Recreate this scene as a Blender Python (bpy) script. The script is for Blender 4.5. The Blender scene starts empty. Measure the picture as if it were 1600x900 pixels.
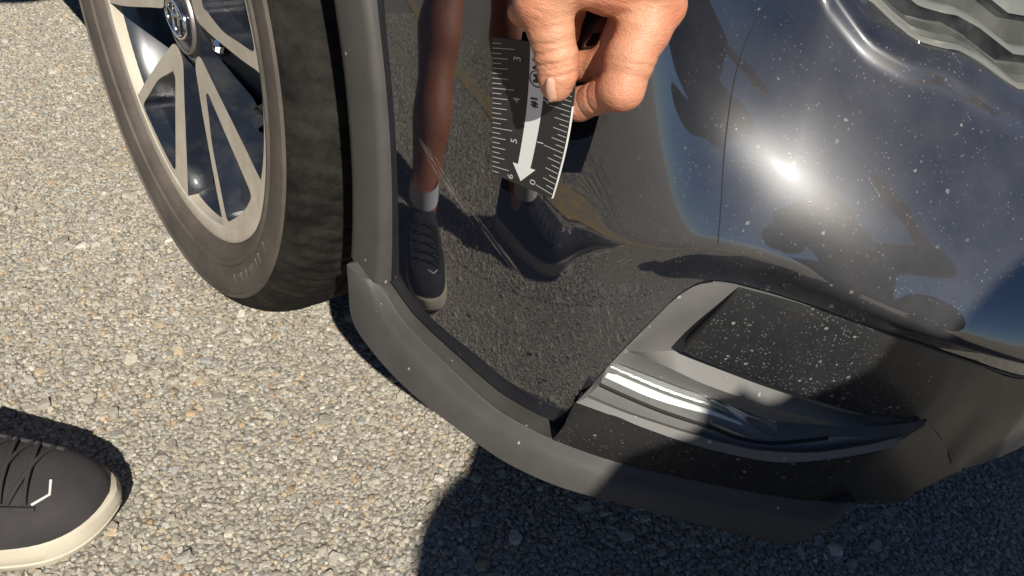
import bpy, bmesh, math, random
import numpy as np
from mathutils import Vector, Matrix

# ------------------------------------------------------------------ camera, sky, sun, exposure
scene = bpy.context.scene
COL = scene.collection
# x runs forward along the car, y towards the far side of the car, z up; metres
cam_data = bpy.data.cameras.new("camera")
cam_data.lens = 27.0
cam_data.sensor_width = 36.0
cam_data.clip_start = 0.01
cam_data.clip_end = 2000
cam = bpy.data.objects.new("camera", cam_data)
COL.objects.link(cam)
CR = Vector((0.6224687, 0.77025979, 0.1386816))
CD = Vector((0.54187027, -0.29629466, -0.78650244))
CF = Vector((-0.56472058, 0.56472058, -0.60181502))
cam.matrix_world = Matrix(((CR.x, -CD.x, -CF.x, 0.82731),
                           (CR.y, -CD.y, -CF.y, -0.24749),
                           (CR.z, -CD.z, -CF.z, 0.65),
                           (0, 0, 0, 1)))
scene.camera = cam

SUN = Vector((0.691, -0.326, 0.647)).normalized()
world = bpy.data.worlds.new("World")
scene.world = world
world.use_nodes = True
wn = world.node_tree.nodes
wl = world.node_tree.links
wn.clear()
sky = wn.new("ShaderNodeTexSky")
sky.sky_type = 'NISHITA'
sky.sun_disc = False
sky.sun_elevation = math.asin(SUN.z)
sky.sun_rotation = math.atan2(SUN.x, SUN.y)
sky.dust_density = 0.2
sky.air_density = 0.75
sky.altitude = 1200
sky.ozone_density = 5.0
bg = wn.new("ShaderNodeBackground")
bg.inputs["Strength"].default_value = 0.05
wo = wn.new("ShaderNodeOutputWorld")
wl.new(sky.outputs[0], bg.inputs[0])
wl.new(bg.outputs[0], wo.inputs[0])

sun_data = bpy.data.lights.new("sun", 'SUN')
sun_data.energy = 5.0
sun_data.angle = math.radians(0.53)
sun_data.color = (1.0, 0.945, 0.855)
sun = bpy.data.objects.new("sun", sun_data)
sun.rotation_euler = (-SUN).to_track_quat('-Z', 'Y').to_euler()
COL.objects.link(sun)

scene.view_settings.view_transform = 'Standard'
scene.view_settings.look = 'None'
scene.view_settings.exposure = 0.45
scene.view_settings.gamma = 1.0

GZ = .035          # height of the asphalt
random.seed(7)
rng = np.random.default_rng(11)

# ------------------------------------------------------------------ helpers
def tag(o, label=None, cat=None, group=None, kind=None):
    if label: o["label"] = label
    if cat: o["category"] = cat
    if group: o["group"] = group
    if kind: o["kind"] = kind
    return o

def empty(name, loc=(0, 0, 0)):
    o = bpy.data.objects.new(name, None)
    o.location = loc
    o.empty_display_size = .05
    COL.objects.link(o)
    return o

def link(name, me, parent=None, smooth=False):
    o = bpy.data.objects.new(name, me)
    COL.objects.link(o)
    if parent is not None:
        o.parent = parent
        if parent.type == 'EMPTY': o.matrix_parent_inverse = Matrix.Translation(-parent.location)
    if smooth:
        me.polygons.foreach_set("use_smooth", [True] * len(me.polygons))
    return o

def mesh(name, verts, faces, mats, parent=None, smooth=True, midx=None):
    me = bpy.data.meshes.new(name)
    me.from_pydata([tuple(map(float, v)) for v in verts], [], [tuple(map(int, f)) for f in faces])
    for m in (mats if isinstance(mats, (list, tuple)) else [mats]):
        me.materials.append(m)
    if midx is not None:
        me.polygons.foreach_set("material_index", [int(i) for i in midx])
    bm = bmesh.new(); bm.from_mesh(me)
    bmesh.ops.remove_doubles(bm, verts=bm.verts, dist=1e-6)
    bmesh.ops.recalc_face_normals(bm, faces=bm.faces)
    bm.to_mesh(me); bm.free()
    return link(name, me, parent, smooth)

def sharp(o, deg):
    bm = bmesh.new(); bm.from_mesh(o.data)
    for e in bm.edges:
        if len(e.link_faces) == 2 and e.calc_face_angle(0) > math.radians(deg):
            e.smooth = False
    bm.to_mesh(o.data); bm.free()
    return o

def spline(pts, n):
    """centripetal-ish Catmull-Rom through pts, n samples evenly spaced by length"""
    p = np.asarray(pts, float)
    q = np.vstack([2 * p[0] - p[1], p, 2 * p[-1] - p[-2]])
    out = []
    for i in range(1, len(q) - 2):
        t = np.linspace(0, 1, 24, endpoint=False)[:, None]
        a, b, c, d = q[i - 1], q[i], q[i + 1], q[i + 2]
        out.append(.5 * (2 * b + (c - a) * t + (2 * a - 5 * b + 4 * c - d) * t ** 2 + (3 * b - a - 3 * c + d) * t ** 3))
    out.append(p[-1:])
    c = np.vstack(out)
    return resample(c, n)

def resample(c, n):
    c = np.asarray(c, float)
    L = np.concatenate([[0], np.cumsum(np.linalg.norm(np.diff(c, axis=0), axis=1))])
    t = np.linspace(0, L[-1], n)
    return np.stack([np.interp(t, L, c[:, k]) for k in range(c.shape[1])], 1)

def grid_faces(nr, nc, closed=False):
    f = []
    for i in range(nr - 1):
        for j in range(nc - 1):
            f.append((i * nc + j, i * nc + j + 1, (i + 1) * nc + j + 1, (i + 1) * nc + j))
        if closed:
            f.append((i * nc + nc - 1, i * nc, (i + 1) * nc, (i + 1) * nc + nc - 1))
    return f

def loft(name, rows, mat, parent, smooth=True, deg=None, closed=False):
    rows = [np.asarray(r, float) for r in rows]
    nc = len(rows[0])
    o = mesh(name, np.vstack(rows), grid_faces(len(rows), nc, closed), mat, parent, smooth)
    if deg: sharp(o, deg)
    return o

def lathe(name, prof, seg, mat, parent, c, smooth=True, deg=None, fn=None):
    """prof: list of (radius, y) about an axis along y through c"""
    a = np.linspace(0, 2 * math.pi, seg, endpoint=False)
    rows = []
    for k, (r, y) in enumerate(prof):
        rr = np.full(seg, r, float)
        if fn is not None: rr = fn(k, rr, a)
        rows.append(np.stack([c[0] + rr * np.cos(a), np.full(seg, c[1] + y), c[2] + rr * np.sin(a)], 1))
    return rows if name is None else loft(name, rows, mat, parent, smooth, deg, True)

def tube(name, pts, rad, mat, parent, seg=8):
    p = np.asarray(pts, float)
    t = np.gradient(p, axis=0); t /= np.linalg.norm(t, axis=1)[:, None]
    up = np.array([.13, .21, .97]); rows = []
    for i in range(len(p)):
        a = np.cross(t[i], up); a /= np.linalg.norm(a); b = np.cross(t[i], a)
        r = rad[i] if isinstance(rad, (list, tuple, np.ndarray)) else rad
        ang = np.linspace(0, 2 * math.pi, seg, endpoint=False)[:, None]
        rows.append(p[i] + r * (np.cos(ang) * a + np.sin(ang) * b))
    return loft(name, rows, mat, parent, True, None, True)

def box(name, c, d, mat, parent, bev=.002, rz=0.):
    bm = bmesh.new()
    bmesh.ops.create_cube(bm, size=1)
    bmesh.ops.scale(bm, vec=d, verts=bm.verts)
    if bev: bmesh.ops.bevel(bm, geom=bm.edges[:], offset=bev, segments=2, affect='EDGES')
    bmesh.ops.rotate(bm, cent=(0, 0, 0), matrix=Matrix.Rotation(rz, 3, 'Z'), verts=bm.verts)
    bmesh.ops.translate(bm, vec=c, verts=bm.verts)
    me = bpy.data.meshes.new(name); bm.to_mesh(me); bm.free(); me.materials.append(mat)
    return link(name, me, parent, False)

def text_mesh(body, size, extrude=0., bold=0.):
    cu = bpy.data.curves.new("txt", 'FONT'); cu.body = body; cu.size = size
    cu.align_x = 'CENTER'; cu.align_y = 'CENTER'; cu.extrude = extrude; cu.offset = bold
    cu.resolution_u = 4
    o = bpy.data.objects.new("txt", cu); COL.objects.link(o)
    dg = bpy.context.evaluated_depsgraph_get()
    me = bpy.data.meshes.new_from_object(o.evaluated_get(dg))
    v = np.array([tuple(x.co) for x in me.vertices]).reshape(-1, 3)
    f = [tuple(p.vertices) for p in me.polygons]
    bpy.data.objects.remove(o); bpy.data.curves.remove(cu); bpy.data.meshes.remove(me)
    return v, f

# signed-distance bodies: tapered capsules blended smoothly, meshed by surface nets
def sdf_mesh(caps, h, k=.01, pad=.01, extra=None):
    P = np.array([c[0] for c in caps] + [c[1] for c in caps], float)
    R = max(max(c[2], c[3]) for c in caps)
    lo = P.min(0) - R - pad; hi = P.max(0) + R + pad
    n = np.ceil((hi - lo) / h).astype(int) + 1
    F = np.full(n, 1.0, np.float32)
    for a, b, ra, rb in caps:
        a = np.asarray(a, float); b = np.asarray(b, float); m = max(ra, rb) + 3 * k + 2 * h
        i0 = np.maximum(((np.minimum(a, b) - m - lo) / h).astype(int), 0)
        i1 = np.minimum(((np.maximum(a, b) + m - lo) / h).astype(int) + 2, n)
        ax = [lo[d] + h * np.arange(i0[d], i1[d]) for d in range(3)]
        X, Y, Z = np.meshgrid(*ax, indexing='ij', sparse=True)
        d = b - a; L = max(d @ d, 1e-12)
        t = np.clip(((X - a[0]) * d[0] + (Y - a[1]) * d[1] + (Z - a[2]) * d[2]) / L, 0, 1)
        D = np.sqrt((X - a[0] - t * d[0]) ** 2 + (Y - a[1] - t * d[1]) ** 2 + (Z - a[2] - t * d[2]) ** 2) - (ra + (rb - ra) * t)
        sl = tuple(slice(i0[q], i1[q]) for q in range(3))
        f = F[sl]; hh = np.clip(.5 + .5 * (f - D) / k, 0, 1)
        F[sl] = f * (1 - hh) + D * hh - k * hh * (1 - hh)
    if extra is not None: F = extra(F, lo, h, n)
    return surface_nets(F, lo, h)

def surface_nets(F, lo, h):
    S = F < 0
    c = np.zeros(np.array(F.shape) - 1, int)
    sub = lambda A, i, j, k: A[i:A.shape[0] - 1 + i, j:A.shape[1] - 1 + j, k:A.shape[2] - 1 + k]
    for i in (0, 1):
        for j in (0, 1):
            for k in (0, 1): c += sub(S, i, j, k)
    act = (c > 0) & (c < 8)
    idx = np.full(act.shape, -1); I = np.argwhere(act); idx[act] = np.arange(len(I))
    acc = np.zeros((len(I), 3)); cnt = np.zeros(len(I))
    for ax in range(3):
        for u in (0, 1):
            for v in (0, 1):
                o0 = [0, 0, 0]; o0[(ax + 1) % 3] = u; o0[(ax + 2) % 3] = v; o1 = list(o0); o1[ax] = 1
                A = F[I[:, 0] + o0[0], I[:, 1] + o0[1], I[:, 2] + o0[2]]; B = F[I[:, 0] + o1[0], I[:, 1] + o1[1], I[:, 2] + o1[2]]
                m = (A < 0) != (B < 0)
                t = np.where(m, A / np.where(m, A - B, 1), 0)
                p = np.tile(np.array(o0, float), (len(I), 1)); p[:, ax] = t
                acc[m] += p[m]; cnt[m] += 1
    V = lo + h * (I + acc / np.maximum(cnt, 1)[:, None])
    Q = []
    for ax in range(3):
        b, d = (ax + 1) % 3, (ax + 2) % 3
        s0 = [slice(None)] * 3; s1 = [slice(None)] * 3; s0[ax] = slice(0, -1); s1[ax] = slice(1, None)
        ch = S[tuple(s0)] != S[tuple(s1)]
        E = np.argwhere(ch); ok = (E[:, b] > 0) & (E[:, d] > 0) & (E[:, b] < F.shape[b] - 1) & (E[:, d] < F.shape[d] - 1)
        E = E[ok]
        g = lambda db, dd: idx[tuple((E - (np.eye(3, dtype=int)[b] * db + np.eye(3, dtype=int)[d] * dd)).T)]
        q = np.stack([g(1, 1), g(0, 1), g(0, 0), g(1, 0)], 1)
        fl = ~S[tuple(E.T)]
        q[fl] = q[fl][:, ::-1]
        Q.append(q)
    return V, np.vstack(Q)

def fast_mesh(name, V, Q, mats, parent=None, smooth=True):
    me = bpy.data.meshes.new(name)
    V = np.asarray(V, np.float32); Q = np.asarray(Q, np.int32); k = Q.shape[1]
    me.vertices.add(len(V)); me.vertices.foreach_set("co", V.ravel())
    me.loops.add(Q.size); me.loops.foreach_set("vertex_index", Q.ravel())
    me.polygons.add(len(Q)); me.polygons.foreach_set("loop_start", np.arange(0, Q.size, k, dtype=np.int32))
    me.polygons.foreach_set("use_smooth", np.full(len(Q), smooth))
    for m in (mats if isinstance(mats, (list, tuple)) else [mats]): me.materials.append(m)
    me.update(calc_edges=True); me.validate()
    return link(name, me, parent)

# ------------------------------------------------------------------ materials
class NT:
    def __init__(s, name):
        s.m = bpy.data.materials.new(name); s.m.use_nodes = True
        s.t = s.m.node_tree; s.n = s.t.nodes; s.p = s.n["Principled BSDF"]; s.out = s.n["Material Output"]
        s.co = s.n.new("ShaderNodeTexCoord").outputs["Object"]
    def node(s, ty, **kw):
        n = s.n.new(ty)
        for k, v in kw.items(): setattr(n, k, v)
        return n
    def l(s, a, b): s.t.links.new(a, b)
    def val(s, inp, v):
        if hasattr(v, "is_output") or hasattr(v, "links"): s.l(v, inp)
        else: inp.default_value = v
    def math(s, op, a, b=None, clamp=False):
        n = s.node("ShaderNodeMath", operation=op, use_clamp=clamp); s.val(n.inputs[0], a)
        if b is not None: s.val(n.inputs[1], b)
        return n.outputs[0]
    def noise(s, scale, detail=3, rough=.5, vec=None, dist=0.):
        n = s.node("ShaderNodeTexNoise"); n.inputs["Scale"].default_value = scale; n.inputs["Detail"].default_value = detail
        n.inputs["Roughness"].default_value = rough; n.inputs["Distortion"].default_value = dist
        s.l(vec or s.co, n.inputs["Vector"]); return n
    def voro(s, scale, feature='F1', vec=None, rnd=1.):
        n = s.node("ShaderNodeTexVoronoi", feature=feature); n.inputs["Scale"].default_value = scale
        n.inputs["Randomness"].default_value = rnd; s.l(vec or s.co, n.inputs["Vector"]); return n
    def ramp(s, fac, stops, interp='LINEAR'):
        n = s.node("ShaderNodeValToRGB"); r = n.color_ramp; r.interpolation = interp
        while len(r.elements) < len(stops): r.elements.new(.5)
        for e, (p, c) in zip(r.elements, stops):
            e.position = p; e.color = (c, c, c, 1) if not hasattr(c, "__len__") else (*c, 1)
        s.l(fac, n.inputs[0]); return n.outputs[0]
    def mix(s, fac, a, b, blend='MIX'):
        n = s.node("ShaderNodeMix", data_type='RGBA', blend_type=blend)
        s.val(n.inputs["Factor"], fac)
        for i, v in ((6, a), (7, b)):
            if hasattr(v, "links"): s.l(v, n.inputs[i])
            else: n.inputs[i].default_value = (*v, 1)
        return n.outputs[2]
    def mapping(s, scale=(1, 1, 1), rot=(0, 0, 0)):
        n = s.node("ShaderNodeMapping"); n.inputs["Scale"].default_value = scale; n.inputs["Rotation"].default_value = rot
        s.l(s.co, n.inputs["Vector"]); return n.outputs[0]
    def bump(s, h, strength, dist=.001, normal=None):
        n = s.node("ShaderNodeBump"); n.inputs["Strength"].default_value = strength; n.inputs["Distance"].default_value = dist
        s.l(h, n.inputs["Height"])
        if normal is not None: s.l(normal, n.inputs["Normal"])
        return n.outputs[0]
    def set(s, **kw):
        for k, v in kw.items():
            i = s.p.inputs[k.replace("_", " ")]
            if hasattr(v, "links"): s.l(v, i)
            elif hasattr(v, "__len__"): i.default_value = (*v, 1) if len(i.default_value) == 4 and len(v) == 3 else v
            else: i.default_value = v
        return s.m

def simple(name, col, rough=.5, metal=0., spec=.5, **kw):
    t = NT(name); return t.set(Base_Color=col, Roughness=rough, Metallic=metal, Specular_IOR_Level=spec, **kw)

def specks(t, scale, size, keep, seed=0.):
    """small irregular flecks: voronoi cells kept at random"""
    v = t.node("ShaderNodeVectorMath", operation='ADD'); v.inputs[1].default_value = (seed, seed * 1.7, seed * .3)
    nz = t.noise(scale * 2.2, 2); sc = t.node("ShaderNodeVectorMath", operation='SCALE'); sc.inputs["Scale"].default_value = .5 / scale
    t.l(nz.outputs["Color"], sc.inputs[0]); t.l(t.co, v.inputs[0])
    w = t.node("ShaderNodeVectorMath", operation='ADD'); t.l(v.outputs[0], w.inputs[0]); t.l(sc.outputs[0], w.inputs[1])
    vo = t.voro(scale, vec=w.outputs[0])
    sep = t.node("ShaderNodeSeparateColor"); t.l(vo.outputs["Color"], sep.inputs[0])
    k = t.math('GREATER_THAN', sep.outputs[0], 1 - keep)
    sz = t.math('MULTIPLY', sep.outputs[1], size)
    d = t.math('LESS_THAN', vo.outputs["Distance"], sz)
    return t.math('MULTIPLY', k, d)

def dusty_black(name, base, dust_amt, speck_keep, rough=.3, coat=1., front=True, crough=.03, cior=2.3):
    t = NT(name)
    big = specks(t, 110, .20, .022 * speck_keep, 3.1)
    med = specks(t, 260, .32, .07 * speck_keep, 7.7)
    fine = specks(t, 620, .40, .20 * speck_keep, 1.3)
    sp = t.math('MAXIMUM', t.math('MAXIMUM', big, med), t.math('MULTIPLY', fine, .55))
    if front:      # road dust sits on the nose of the car, the flank is wiped clean
        xyz = t.node("ShaderNodeSeparateXYZ"); t.l(t.co, xyz.inputs[0])
        m = t.ramp(t.math('ADD', xyz.outputs[0], t.math('MULTIPLY', t.noise(9, 3).outputs[0], .10)), [(.63, .02), (.72, 1.)])
    else:
        m = t.ramp(t.noise(14, 4).outputs[0], [(.25, .55), (.6, 1.)])
    cl = t.ramp(t.noise(22, 5, .6).outputs[0], [(.35, .35), (.7, 1.)])
    haze = t.math('MULTIPLY', t.math('MULTIPLY', m, cl), dust_amt)
    fac = t.math('MAXIMUM', t.math('MULTIPLY', t.math('MULTIPLY', sp, m), t.ramp(t.noise(40, 3).outputs[0], [(.35, .12), (.75, .75)])), haze)
    col = t.mix(fac, base, (.36, .345, .32))
    cw = t.math('SUBTRACT', coat, t.math('MULTIPLY', fac, 1.6), True)
    hair = t.noise(60, 3, .6, vec=t.mapping((1, 1, 14), (0, .6, .3)))
    b = t.bump(hair.outputs[0], .012, .0006)
    return t.set(Base_Color=col, Roughness=rough, Specular_IOR_Level=t.math('MULTIPLY', m, .3), Coat_Weight=cw, Coat_Roughness=crough, Coat_IOR=cior, Normal=b)

M = {}
M['paint'] = dusty_black("black_paint", (.0045, .006, .011), .115, 1.3, .34)
M['plate'] = dusty_black("dusty_black_plate", (.007, .008, .010), .045, 4.2, .42, .35, front=False, crough=.18, cior=1.5)
M['lowpanel'] = dusty_black("dusty_black_plastic", (.010, .010, .011), .035, 2.4, .42, .25, front=False, crough=.2, cior=1.5)

def plastic(name, c, rough, speck=.5, grain=900, bstr=.25):
    t = NT(name)
    n = t.noise(35, 5, .6).outputs[0]
    sp = t.math('MULTIPLY', specks(t, 240, .3, .10 * speck, 2.2), .5)
    col = t.mix(t.ramp(n, [(.3, 0.), (.75, .35)]), c, tuple(min(1, x * 1.6 + .01) for x in c))
    col = t.mix(sp, col, (.5, .48, .44))
    b = t.bump(t.noise(grain, 2).outputs[0], bstr, .0003)
    return t.set(Base_Color=col, Roughness=t.ramp(n, [(.3, rough - .06), (.7, rough + .06)]), Specular_IOR_Level=.32, Normal=b)
M['trim'] = plastic("grey_trim_plastic", (.050, .047, .043), .58)
M['pod'] = plastic("satin_grey_paint", (.12, .117, .11), .58, .7, 1500, .3)
M['gap'] = simple("gap_black", (.004, .004, .004), .8)
M['liner'] = simple("liner_black", (.012, .012, .012), .85)

t = NT("machined_alloy")
n1 = t.noise(30, 5, .6).outputs[0]
M['alloy'] = t.set(Base_Color=t.mix(t.ramp(n1, [(.35, 0.), (.75, 1.)]), (.66, .60, .49), (.50, .44, .35)), Roughness=t.ramp(n1, [(.3, .33), (.7, .5)]), Metallic=.35,
                   Normal=t.bump(t.noise(220, 3).outputs[0], .12, .0004))
t = NT("wheel_dark_paint")
n1 = t.noise(28, 5, .6).outputs[0]
M['wheeldark'] = t.set(Base_Color=t.mix(t.ramp(n1, [(.45, 0.), (.8, .5)]), (.012, .016, .026), (.09, .085, .075)), Roughness=.28, Coat_Weight=.6, Coat_Roughness=.08)
t = NT("tyre_rubber")
n1 = t.noise(16, 6, .65).outputs[0]
M['tyre'] = t.set(Base_Color=t.mix(t.ramp(n1, [(.3, 0.), (.7, 1.)]), (.050, .042, .035), (.105, .086, .068)), Roughness=.78,
                  Normal=t.bump(t.noise(420, 4).outputs[0], .35, .0006))
t = NT("tread_rubber")
n1 = t.noise(40, 6, .65).outputs[0]
M['tread'] = t.set(Base_Color=t.mix(t.ramp(n1, [(.35, 0.), (.7, 1.)]), (.008, .0075, .007), (.028, .025, .021)), Roughness=.85, Specular_IOR_Level=.12,
                   Normal=t.bump(t.noise(300, 4).outputs[0], .6, .001))
M['rubberlet'] = simple("lettering_rubber", (.10, .085, .068), .7)
M['steel'] = simple("brake_steel", (.30, .28, .26), .45, .8)
M['chrome'] = simple("chrome", (.82, .82, .80), .12, 1.)
M['brush'] = simple("brushed_silver", (.62, .60, .55), .3, .8)

# clear plastic lens
def lens_mat(name, tint=(.95, .97, .97), rough=.04):
    t = NT(name)
    g = t.node("ShaderNodeBsdfGlossy"); g.inputs["Roughness"].default_value = rough
    tr = t.node("ShaderNodeBsdfTransparent"); tr.inputs[0].default_value = (*tint, 1)
    f = t.node("ShaderNodeFresnel"); f.inputs[0].default_value = 1.5
    d = t.node("ShaderNodeBsdfDiffuse"); d.inputs[0].default_value = (.55, .54, .5, 1)
    mx = t.node("ShaderNodeMixShader"); t.l(f.outputs[0], mx.inputs[0]); t.l(tr.outputs[0], mx.inputs[1]); t.l(g.outputs[0], mx.inputs[2])
    m2 = t.node("ShaderNodeMixShader"); t.l(t.math('MULTIPLY', t.ramp(t.noise(60, 5).outputs[0], [(.4, .01), (.8, .09)]), 1.), m2.inputs[0])
    t.l(mx.outputs[0], m2.inputs[1]); t.l(d.outputs[0], m2.inputs[2]); t.l(m2.outputs[0], t.out.inputs[0])
    return t.m
M['lens'] = lens_mat("clear_lens")
t = NT("lamp_reflector")
wv = t.voro(900, rnd=.2).outputs["Distance"]
M['reflector'] = t.set(Base_Color=(.42, .42, .41), Metallic=.6, Roughness=.34, Normal=t.bump(wv, .35, .0005))
M['bezel'] = simple("lamp_bezel_grey", (.13, .13, .115), .35, .5)
M['bezel2'] = simple("lamp_bezel_olive", (.34, .34, .31), .3, .5)
M['beads'] = simple("lamp_white_plastic", (.66, .66, .63), .25)

# skin and clothes
def skin_mat(name, c1, c2):
    t = NT(name)
    n = t.noise(55, 5, .6).outputs[0]; f = t.noise(42, 4).outputs[0]
    col = t.mix(t.ramp(n, [(.3, 0.), (.75, 1.)]), c1, c2)
    col = t.mix(t.ramp(f, [(.38, 0.), (.7, .5)]), col, (c1[0] * 1.0, c1[1] * .55, c1[2] * .50))
    cr = t.voro(480, 'DISTANCE_TO_EDGE', vec=t.mapping((1, 1, 1.8))).outputs[0]
    wr = t.noise(110, 5, .65, vec=t.mapping((1, 1, 2.6), (.3, .2, 0))).outputs[0]
    h = t.math('ADD', t.math('ADD', t.ramp(cr, [(0., 0.), (.15, .22)]), t.math('MULTIPLY', t.noise(260, 4, .6).outputs[0], .8)), t.math('MULTIPLY', wr, 2.6))
    return t.set(Base_Color=col, Roughness=.46, Subsurface_Weight=.12, Subsurface_Radius=(.006, .002, .001), Subsurface_Scale=1., Specular_IOR_Level=.45,
                 Normal=t.bump(h, .5, .0008))
M['skin'] = skin_mat("hand_skin", (.57, .295, .175), (.45, .20, .115))
M['skinleg'] = skin_mat("leg_skin", (.40, .165, .080), (.31, .125, .060))
M['nail'] = simple("thumb_nail", (.58, .33, .225), .3)
def cloth(name, c, sc=700, amt=.5, c2=None):
    t = NT(name); v = t.voro(sc, rnd=.3).outputs["Distance"]; n = t.noise(25, 5).outputs[0]
    c2 = c2 or tuple(x * 1.7 + .004 for x in c)
    return t.set(Base_Color=t.mix(t.ramp(n, [(.3, 0.), (.75, 1.)]), c, c2), Roughness=.9, Normal=t.bump(v, amt, .0008))
M['shoe'] = cloth("shoe_knit", (.022, .020, .021), 900, .7, (.045, .040, .040))
M['sole'] = cloth("shoe_foam", (.50, .45, .35), 300, .15, (.40, .35, .27))
M['lace'] = cloth("shoe_lace", (.025, .023, .024), 1500, .6)
M['reflect'] = simple("shoe_reflective_mark", (.72, .70, .64), .4)
M['sock'] = cloth("white_sock", (.62, .62, .60), 900, .5, (.72, .72, .70))
M['shorts'] = cloth("dark_shorts", (.018, .018, .022), 900, .4)
M['shirt'] = cloth("dark_shirt", (.03, .035, .05), 900, .4)
M['trouser'] = cloth("dark_trousers", (.012, .013, .018), 900, .4)
M['hair'] = cloth("dark_hair", (.012, .009, .007), 500, .9)

M['rulerblack'] = plastic("ruler_black", (.028, .028, .027), .42, .25, 700, .1)
M['print'] = simple("ruler_print_white", (.55, .55, .53), .5)
M['arrow'] = simple("ruler_arrow_white", (.78, .78, .75), .45)
M['ink'] = simple("ruler_ink_black", (.01, .01, .01), .4)
M['scratch'] = simple("scratch_raw", (.30, .26, .22), .6)

# ground
t = NT("asphalt_binder")
v1 = t.voro(170); v2 = t.voro(420)
sep = t.node("ShaderNodeSeparateColor"); t.l(v1.outputs["Color"], sep.inputs[0])
c1 = t.ramp(sep.outputs[0], [(0., (.27, .245, .20)), (.35, (.34, .312, .26)), (.7, (.39, .36, .305)), (.93, (.46, .44, .385)), (1., (.38, .27, .17))])
dark = t.ramp(v1.outputs["Distance"], [(.35, 0.), (.62, 1.)])
col = t.mix(dark, c1, (.19, .168, .132))
col = t.mix(t.ramp(t.noise(1.3, 4).outputs[0], [(.35, 0.), (.7, .25)]), col, (.16, .145, .12))
hh = t.math('ADD', t.math('MULTIPLY', t.math('SUBTRACT', 1., v1.outputs["Distance"]), 1.), t.math('MULTIPLY', t.noise(700, 4, .7).outputs[0], .5))
M['asphalt'] = t.set(Base_Color=col, Roughness=.9, Normal=t.bump(hh, .9, .003))
t = NT("aggregate_stone")
at = t.node("ShaderNodeAttribute", attribute_name="tint")
n1 = t.noise(500, 4, .6).outputs[0]
M['stone'] = t.set(Base_Color=t.mix(t.ramp(n1, [(.3, .55), (.7, 0.)]), at.outputs["Color"], (.16, .145, .12)), Roughness=.85,
                   Normal=t.bump(t.noise(900, 4, .7).outputs[0], .5, .0006))
t = NT("yellow_paint")
w = t.ramp(t.noise(60, 6, .7).outputs[0], [(.42, 0.), (.6, 1.)])
M['yellow'] = t.set(Base_Color=t.mix(w, (.24, .21, .16), (.42, .28, .075)), Roughness=.85, Normal=t.bump(t.voro(190).outputs[0], .8, .002))

# ------------------------------------------------------------------ ground
def plane(name, x0, x1, y0, y1, z, mat, n=1):
    return mesh(name, [(x0, y0, z), (x1, y0, z), (x1, y1, z), (x0, y1, z)], [(0, 1, 2, 3)], mat, None, False)
g = plane("asphalt_ground", -600, 600, -600, 600, GZ, M['asphalt']); tag(g, kind="structure")

def stripe(a, b, wd, z):
    a = Vector(a); b = Vector(b); d = (b - a).normalized(); nrm = Vector((-d.y, d.x)) * wd / 2
    p = [a + nrm, a - nrm, b - nrm, b + nrm]
    return mesh("parking_line", [(q.x, q.y, z) for q in p], [(0, 1, 2, 3)], M['yellow'], None, False)
ln = stripe((-2.8, -2.85), (2.9, .70), .10, GZ + .004); tag(ln, kind="structure")

def scatter(x0, x1, y0, y1, p):
    nx = int((x1 - x0) / p); ny = int((y1 - y0) / (p * .87))
    i, j = np.meshgrid(np.arange(nx), np.arange(ny), indexing='ij')
    x = x0 + (i + .5 * (j % 2)) * p + rng.uniform(-.42, .42, i.shape) * p
    y = y0 + j * p * .87 + rng.uniform(-.42, .42, i.shape) * p
    return np.stack([x.ravel(), y.ravel(), np.full(x.size, p)], 1)
pts = np.vstack([scatter(-.36, .96, -.36, .16, .0044), scatter(.36, .96, .16, .62, .0047), scatter(-1.25, -.36, -.18, .22, .0050), scatter(-.25, 1.15, -1.0, -.36, .0080), scatter(-.9, .6, -1.95, -1.0, .0115), scatter(-.9, -.25, -1.0, -.18, .0085)])
big = np.stack([rng.uniform(-.9, .95, 2200), rng.uniform(-.36, .5, 2200), rng.uniform(.0075, .0120, 2200)], 1)
pts = np.vstack([pts, big])
N = len(pts)
K = 6
ang = np.linspace(0, 2 * np.pi, K, endpoint=False)[None, :] + rng.uniform(0, 6.28, (N, 1)) + rng.uniform(-.35, .35, (N, K))
R0 = pts[:, 2] * rng.uniform(.46, .86, N)
asp = rng.uniform(.55, 1., N); rot = rng.uniform(0, np.pi, N)
hgt = R0 * rng.uniform(.18, .66, N)
def ring(f, z):
    r = R0[:, None] * f * rng.uniform(.78, 1.15, (N, K))
    lx = r * np.cos(ang); ly = r * np.sin(ang) * asp[:, None]
    X = pts[:, 0:1] + lx * np.cos(rot)[:, None] - ly * np.sin(rot)[:, None]
    Y = pts[:, 1:2] + lx * np.sin(rot)[:, None] + ly * np.cos(rot)[:, None]
    return np.stack([X, Y, z], -1)
tilt = rng.uniform(-.28, .28, (N, 2))
za = np.full((N, K), -.0006)
A = ring(1., za)
Bz = hgt[:, None] * rng.uniform(.6, .95, (N, K))
B = ring(.80, Bz)
B[..., 2] += (B[..., 0] - pts[:, 0:1]) * tilt[:, 0:1] + (B[..., 1] - pts[:, 1:2]) * tilt[:, 1:2]
T = np.concatenate([pts[:, :2] + rng.uniform(-.2, .2, (N, 2)) * R0[:, None], (hgt * rng.uniform(.85, 1.1, N))[:, None]], 1)[:, None, :]
V = np.concatenate([A, B, T], 1).reshape(-1, 3) + np.array([0, 0, GZ])
tri = []
for k in range(K):
    k2 = (k + 1) % K
    tri += [(k, k2, K + k2), (k, K + k2, K + k), (K + k, K + k2, 2 * K)]
tri = np.array(tri)
Q = (np.arange(N)[:, None, None] * (2 * K + 1) + tri[None]).reshape(-1, 3)
go = fast_mesh("aggregate", V, Q, M['stone'], None, False)
pal = np.array([(.42, .385, .32), (.36, .33, .275), (.30, .275, .23), (.50, .47, .40), (.25, .235, .205), (.38, .37, .34), (.46, .37, .25), (.42, .29, .17), (.35, .36, .35), (.56, .54, .49)])
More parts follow.
